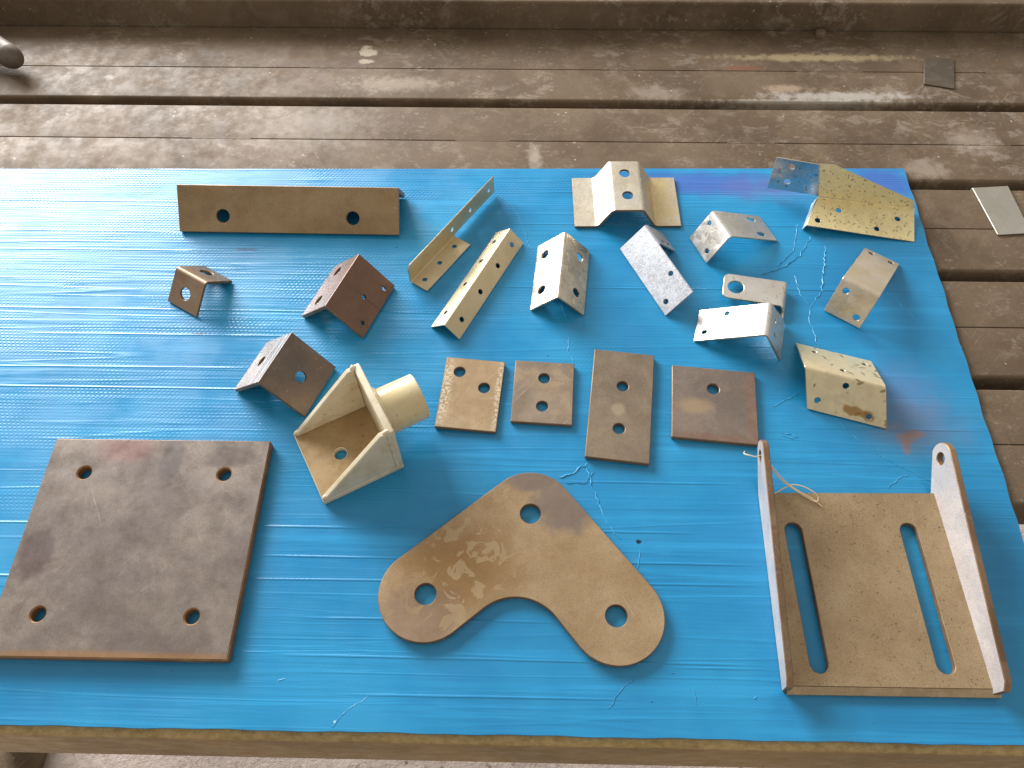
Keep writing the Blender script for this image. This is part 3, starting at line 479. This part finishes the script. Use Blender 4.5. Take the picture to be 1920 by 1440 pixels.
# ---- boomerang shaped pivot plate
Lh, Ah, Rh = Vector((-.0754, .1774)), Vector((.0070, .2463)), Vector((.0744, .1629)); q0 = Vector((0, .205)); rO = .0375; rF = .040
def arc(c, r, a0, a1, n): return [(c.x + r * math.cos(a0 + (a1 - a0) * k / n), c.y + r * math.sin(a0 + (a1 - a0) * k / n)) for k in range(n + 1)]
dl = (Lh - Ah).normalized(); dr = (Rh - Ah).normalized(); al, ar = math.atan2(dl.y, dl.x) % (2 * PI), math.atan2(dr.y, dr.x) % (2 * PI)
bis = (dl + dr).normalized(); half = math.acos(bis.dot(dl)); fc = Ah + bis * ((rO + rF) / math.sin(half))
ol = arc(Ah, rO, ar + PI / 2 - 2 * PI, al - PI / 2, 28) if ar + PI / 2 - 2 * PI < al - PI / 2 else arc(Ah, rO, ar + PI / 2, al - PI / 2 + 2 * PI, 28)
ol = arc(Ah, rO, ar + PI / 2 - 2 * PI, al - PI / 2, 28) + arc(Lh, rO, al - PI / 2, al + PI / 2, 36)
ol += arc(fc, rF, al - PI / 2, al - PI / 2 - (PI - 2 * half), 24) + arc(Rh, rO, ar - PI / 2, ar + PI / 2, 36)
PQ = steel('flaked_pivot_steel', (.32, .215, .11), (.43, .31, .18), (.46, .35, .21), (.30, .20, .13), 63, metal=.3, rough=.37, rustamt=.25, blotch=.2, big=9, extra=lambda s, c: (lambda d: s.mix(s.ma('MULTIPLY', s.ma('MULTIPLY', s.step(s.noise(s.co, 55, 4, .6, 1.2), .56, .575), s.blot(s.co, -.04, .0, .045, .06, .7)), .75), d, (.40, .29, .16)))(s.mix(s.ma('MULTIPLY', s.ma('MAXIMUM', s.blot(s.co, .034, .050, .026, .024, .3), s.blot(s.co, .012, .072, .026, .011, .3)), .8), s.mix(s.ma('MULTIPLY', s.blot(s.co, -.082, -.045, .030, .026, .5), .6), s.mix(s.ma('MULTIPLY', s.blot(s.co, -.055, -.005, .045, .035, .6), .8), c, (.26, .14, .045)), (.21, .135, .095)), (.17, .13, .11))))
me = sheet('pivot_plate', [(x - q0.x, y - q0.y) for x, y in ol], [circle(h_.x - q0.x, h_.y - q0.y, .0086, 40) for h_ in (Lh, Ah, Rh)], .006, flat_map(.006), [PQ, EDGE], (), .0005)
tag(link('pivot_plate', me, None, (q0.x, q0.y, 0)), 'boomerang shaped steel plate with three holes lying in the lower middle', 'plate')

# ---- thin offcut and galvanised clip on the bench
OFF = steel('thin_offcut_steel', (.11, .085, .06), (.15, .12, .09), (.19, .16, .12), (.2, .12, .06), 65, metal=.4, rough=.42, rustamt=.2, blotch=.4)
of = [(.4905, .8601), (.5262, .8566), (.5116, .8007), (.4775, .8088)]; ocx, ocy = .5015, .8315
me = sheet('square_offcut', rounded([(x - ocx, y - ocy) for x, y in of][::-1], .0006, 2), [], .0018, flat_map(.0018), [OFF, OFF], (), .0003)
tag(link('square_offcut', me, None, (ocx, ocy, ZT)), 'thin dark square steel offcut lying on the rear slat at the top right', 'offcut')
CLM = galv('matte_blotched_zinc', (.58, .55, .48), (.54, .51, .44), 67, .42, .0, spang=.05, lumk=.45, vs=75, grime=.12, grimec=(.42, .40, .35))
f5, bl5 = fold((.034, .002), (-1, 0), (-.05, -1), .0022, .0018)
me = sheet('zinc_clip', rounded([(-.019, -.016), (.021, -.016), (.021, 0), (.0185, .069), (-.0175, .069), (-.019, 0)], [.001, .001, 0, .001, .001, 0], 3), [], .0018, f5, [CLM, CLM], bl5, .0004)
tag(link('zinc_clip', me, None, (.508, .6045, ZT), R(5)), 'pale galvanised clip hooked over the slat edge at the right of the photo', 'clip')

# ---- rod end at the left edge and a nut by the rear beam
DK = steel('dark_handle_steel', (.10, .075, .055), (.15, .11, .08), (.2, .15, .11), (.16, .10, .05), 69, metal=.3, rough=.5)
rod = link('clamp_rod', None, None, (-.64, .835, .012)); tag(rod, 'dark round clamp rod end poking in at the left edge of the bench', 'clamp')
ax = Vector((-.82, .50, .18)).normalized(); tip = Vector((.010, -.012, .003)); prf = [(.30, .0145), (.030, .0145), (.0295, .0132), (.026, .0132), (.0255, .0145), (.004, .0145), (-.002, .0138), (-.008, .0112), (-.012, .0075), (-.0138, .003), (-.0141, .0004)]
link('rod', tube_mesh('rod', [tip + ax * d for d, _ in prf[:6]], [q for _, q in prf[:6]], [DK], 24), rod); link('rod_tip', tube_mesh('rod_tip', [tip + ax * d for d, _ in prf[5:]], [q for _, q in prf[5:]], [DK], 24), rod)
nut = NT('nut'); 
nt = tube_mesh('weld_nut', [(0, 0, 0), (0, 0, .0045), (0, 0, .0062)], [.0075, .0072, .005], [BM], 6)
tag(link('weld_nut', nt, None, (.3707, .9045, ZT)), 'small brown nut against the foot of the rear beam', 'nut')
bpy.data.materials.remove(nut.m)

# ================================================================== CREAM WELDED BRACKET
def paint(name, c1, c2, dirt, da, seed, rough=.38):
    s = NT(name); v = s.vm('ADD', s.co, (seed, seed * .3, 0)); c = s.mix(s.step(s.noise(v, 22, 4, .6), .35, .65), c1, c2)
    c = s.mix(s.ma('MULTIPLY', s.step(s.noise(v, 45, 6, .7), .46, .68), da), c, dirt)
    c = s.mix(s.ma('MULTIPLY', s.step(s.noise(v, 230, 4, .7), .64, .70), .8), c, (.16, .08, .03))
    return s.out(c, 0, rough, s.bump(s.noise(v, 180, 4, .6), .25, .0006), .5)
CRM = paint('cream_paint', (.62, .53, .36), (.68, .60, .44), (.44, .31, .13), .45, 3.1); CRB = paint('shade_browned_cream_paint', (.31, .20, .085), (.39, .265, .12), (.24, .14, .05), .6, 4.7, .5); CRT = paint('yellowed_cream_paint', (.60, .48, .25), (.66, .55, .33), (.50, .36, .14), .4, 6.1, .28)  # base plate's darker brown carries the shade between the gussets
ob = Vector((-.1676, .2535, 0)); azb = math.atan2(.48885, .87237)
CB = link('post_bracket', None, None, ob, azb); tag(CB, 'cream painted welded bracket with two triangular gussets and a tube stub', 'bracket')
S = .0740; tb = .006; HB = .0675
link('base_plate', sheet('base_plate', rounded([(0, 0), (S, 0), (S, S), (0, S)], .001, 3), [circle(.0296, .0356, .0056, 32)], tb, flat_map(tb), [CRB, CRM], (), .0006), CB)
link('back_plate', sheet('back_plate', rounded([(0, tb), (S, tb), (S, HB), (0, HB)], .001, 3), [], tb, lambda u, v, w_: (S + w_, u, v), [CRM, CRM], (), .0007), CB)
for y0 in (.0002, S - .0052):
    link('gusset', sheet('gusset', rounded([(.003, tb), (S - tb - .0002, tb), (S - tb - .0002, HB - .001), (S - tb - .006, HB - .001), (.003, tb + .003)], [0, 0, 0, .002, .001], 3), [], .005, lambda u, v, w_, y0=y0: (u, y0 - w_, v), [CRM, CRM], (), .0009), CB)
# tube stub on the back plate, hollow
def pipe(name, c, d, L, ro, ri, mats, parent, n=36):
    c, d = Vector(c), Vector(d).normalized(); a = d.orthogonal().normalized(); b = d.cross(a); V = []; F = []
    for t_, r in ((0, ro), (L - .0008, ro), (L, ro - .0008), (L, ri), (0, ri)):
        for k in range(n): q = 2 * PI * k / n; V.append(c + d * t_ + a * math.cos(q) * r + b * math.sin(q) * r)
    for i in range(4):
        for k in range(n): F.append((i * n + k, i * n + (k + 1) % n, (i + 1) * n + (k + 1) % n, (i + 1) * n + k))
    return link(name, mesh_from(name, V, F, mats, None, True, 40), parent)
pipe('tube_stub', (S + .0002, .038, .0365), (1, 0, 0), .0365, .0208, .0178, [CRT], CB)
ring = [(S + .0008, .038 + .0212 * math.cos(R(a)), .0365 + .0212 * math.sin(R(a))) for a in range(0, 361, 9)]
link('weld_bead', tube_mesh('weld_bead', ring, .0027, [CRT], 8, .14), CB)
for y0 in (.0004, S - .0004):
    z_ = [(S - tb + .0005 + rng.uniform(-.0004, .0004), y0, tb + .002 + (HB - tb - .004) * k / 16) for k in range(17)]; link('weld_bead', tube_mesh('weld_bead', z_, .0014, [CRM], 7, .3), CB)
    link('weld_bead', tube_mesh('weld_bead', [(S - tb - .003 + .0012 * k, y0 + (.002 if y0 < .01 else -.002), HB - .0012 + .0006 * math.sin(k)) for k in range(6)], [.0008, .0022, .0027, .0026, .0022, .0010], [CRM], 8, .2), CB)
    link('weld_bead', tube_mesh('weld_bead', [(.0005 + .0013 * k, y0 + (.002 if y0 < .01 else -.002), tb + .0008 + .0006 * k) for k in range(6)], [.0010, .0020, .0025, .0025, .0020, .0010], [CRM], 8, .2), CB)

# ================================================================== SLOTTED YOKE BRACKET
YK = steel('speckled_mill_steel', (.31, .215, .115), (.385, .28, .16), (.42, .32, .195), (.27, .165, .065), 71, metal=.4, rough=.42, rustamt=.35, blotch=.25, pit=.85, scr=.1, big=14)
YF = steel('pale_ground_steel', (.46, .425, .41), (.56, .52, .505), (.38, .36, .375), (.52, .44, .34), 73, metal=.2, rough=.42, rustamt=.1, blotch=.4, pit=.35, scr=.3)
YB = link('yoke_bracket', None, None, (.274, .19, 0), R(0)); tag(YB, 'large speckled steel bracket with two long slots and an eared flange on each side', 'bracket')
yo = Vector((.274, .19)); t = .0055
def yx(x, y): return (x - yo.x, y - yo.y)
base = rounded([yx(.1995, .1135), yx(.3515, .1140), yx(.3490, .2705), yx(.2035, .2685)], .0008, 2)
link('base_plate', sheet('base_plate', base, [slot(*yx(.2250, .1300), *yx(.2232, .2352), .0070), slot(*yx(.3198, .1310), *yx(.3178, .2362), .0070)], .006, flat_map(.006), [YK, EDGE], (), .0005), YB)
LIP = steel('worn_lip_steel', (.32, .23, .13), (.42, .31, .18), (.5, .4, .27), (.3, .18, .08), 75, metal=.35, rough=.42, rustamt=.4)
lv = [(.1985, .1134, .0058), (.3560, .1139, .0058), (.3560, .1086, .0036), (.1985, .1081, .0036), (.1985, .1134, .0003), (.3560, .1139, .0003), (.3560, .1086, .0003), (.1985, .1081, .0003)]
link('front_lip', mesh_from('front_lip', [(x - yo.x, y - yo.y, z) for x, y, z in lv], [(0, 1, 2, 3), (4, 5, 6, 7), (0, 1, 5, 4), (1, 2, 6, 5), (2, 3, 7, 6), (3, 0, 4, 7)], [LIP], None, False), YB)
earc = Vector((.2925, .0275)); er = .0132
prof = [(.1105, .0), (.2700, .0)] + [(.2925 + er * math.cos(R(a)), .0275 + er * math.sin(R(a))) for a in range(-38, 96, 9)] + [(.1165, .0212), (.1105, .0170)]
for sgn in (-1, 1):
    def fy(u, v, w_, sgn=sgn):
        x = (.1985 + .0050 * max(0, (u - .11) / .16) - .103 * v) if sgn < 0 else (.3520 - .0030 * max(0, (u - .11) / .16) + .103 * v)
        # w=0 is the outer face
        x += (-1 if sgn < 0 else 1) * (t * .5 + w_); return (x - yo.x, u - yo.y, v)
    link('side_flange', sheet('side_flange', prof, [circle(.2925, .0268, .0050, 28)], t, fy, [YF, EDGE], (), .0006), YB)
# thin binding wire hooked through the left ear
WR = NT('thin_wire'); WRM = WR.out((.74, .58, .36), .2, .4)
wp = [(.1905, .303, .014), (.187, .297, .022), (.1885, .293, .0275), (.195, .2915, .0275), (.2025, .2945, .0255), (.2060, .2915, .021), (.2130, .2850, .0155), (.2235, .2755, .010), (.2330, .2690, .0085), (.2430, .2630, .0078), (.2500, .2560, .0072)]
wq = [(.202, .2940, .026), (.2075, .2890, .0185), (.2160, .2800, .0125), (.2260, .2725, .0095), (.2380, .2640, .0085), (.2455, .2600, .008), (.2475, .2640, .009), (.2430, .2685, .0105), (.2350, .2730, .0105), (.2270, .2745, .0092), (.2190, .2710, .008), (.2120, .2670, .0072)]
def smooth(p, k=4):
    P = [Vector(q) for q in p]; o = []
    for i in range(len(P) - 1):
        a, b, c, d = P[max(i - 1, 0)], P[i], P[i + 1], P[min(i + 2, len(P) - 1)]
        for j in range(k): t_ = j / k; o.append(.5 * ((2 * b) + (c - a) * t_ + (2 * a - 5 * b + 4 * c - d) * t_ ** 2 + (3 * b - a - 3 * c + d) * t_ ** 3))
    o.append(P[-1]); return o
wo = Vector((.215, .275, 0)); wire = link('binding_wire', None, None, wo); tag(wire, 'thin tan wire looped through the left ear of the slotted bracket', 'wire')
for p_ in (wp, wq): link('strand', tube_mesh('strand', [Vector(q) - wo for q in smooth(p_)], .00052, [WRM], 6), wire)
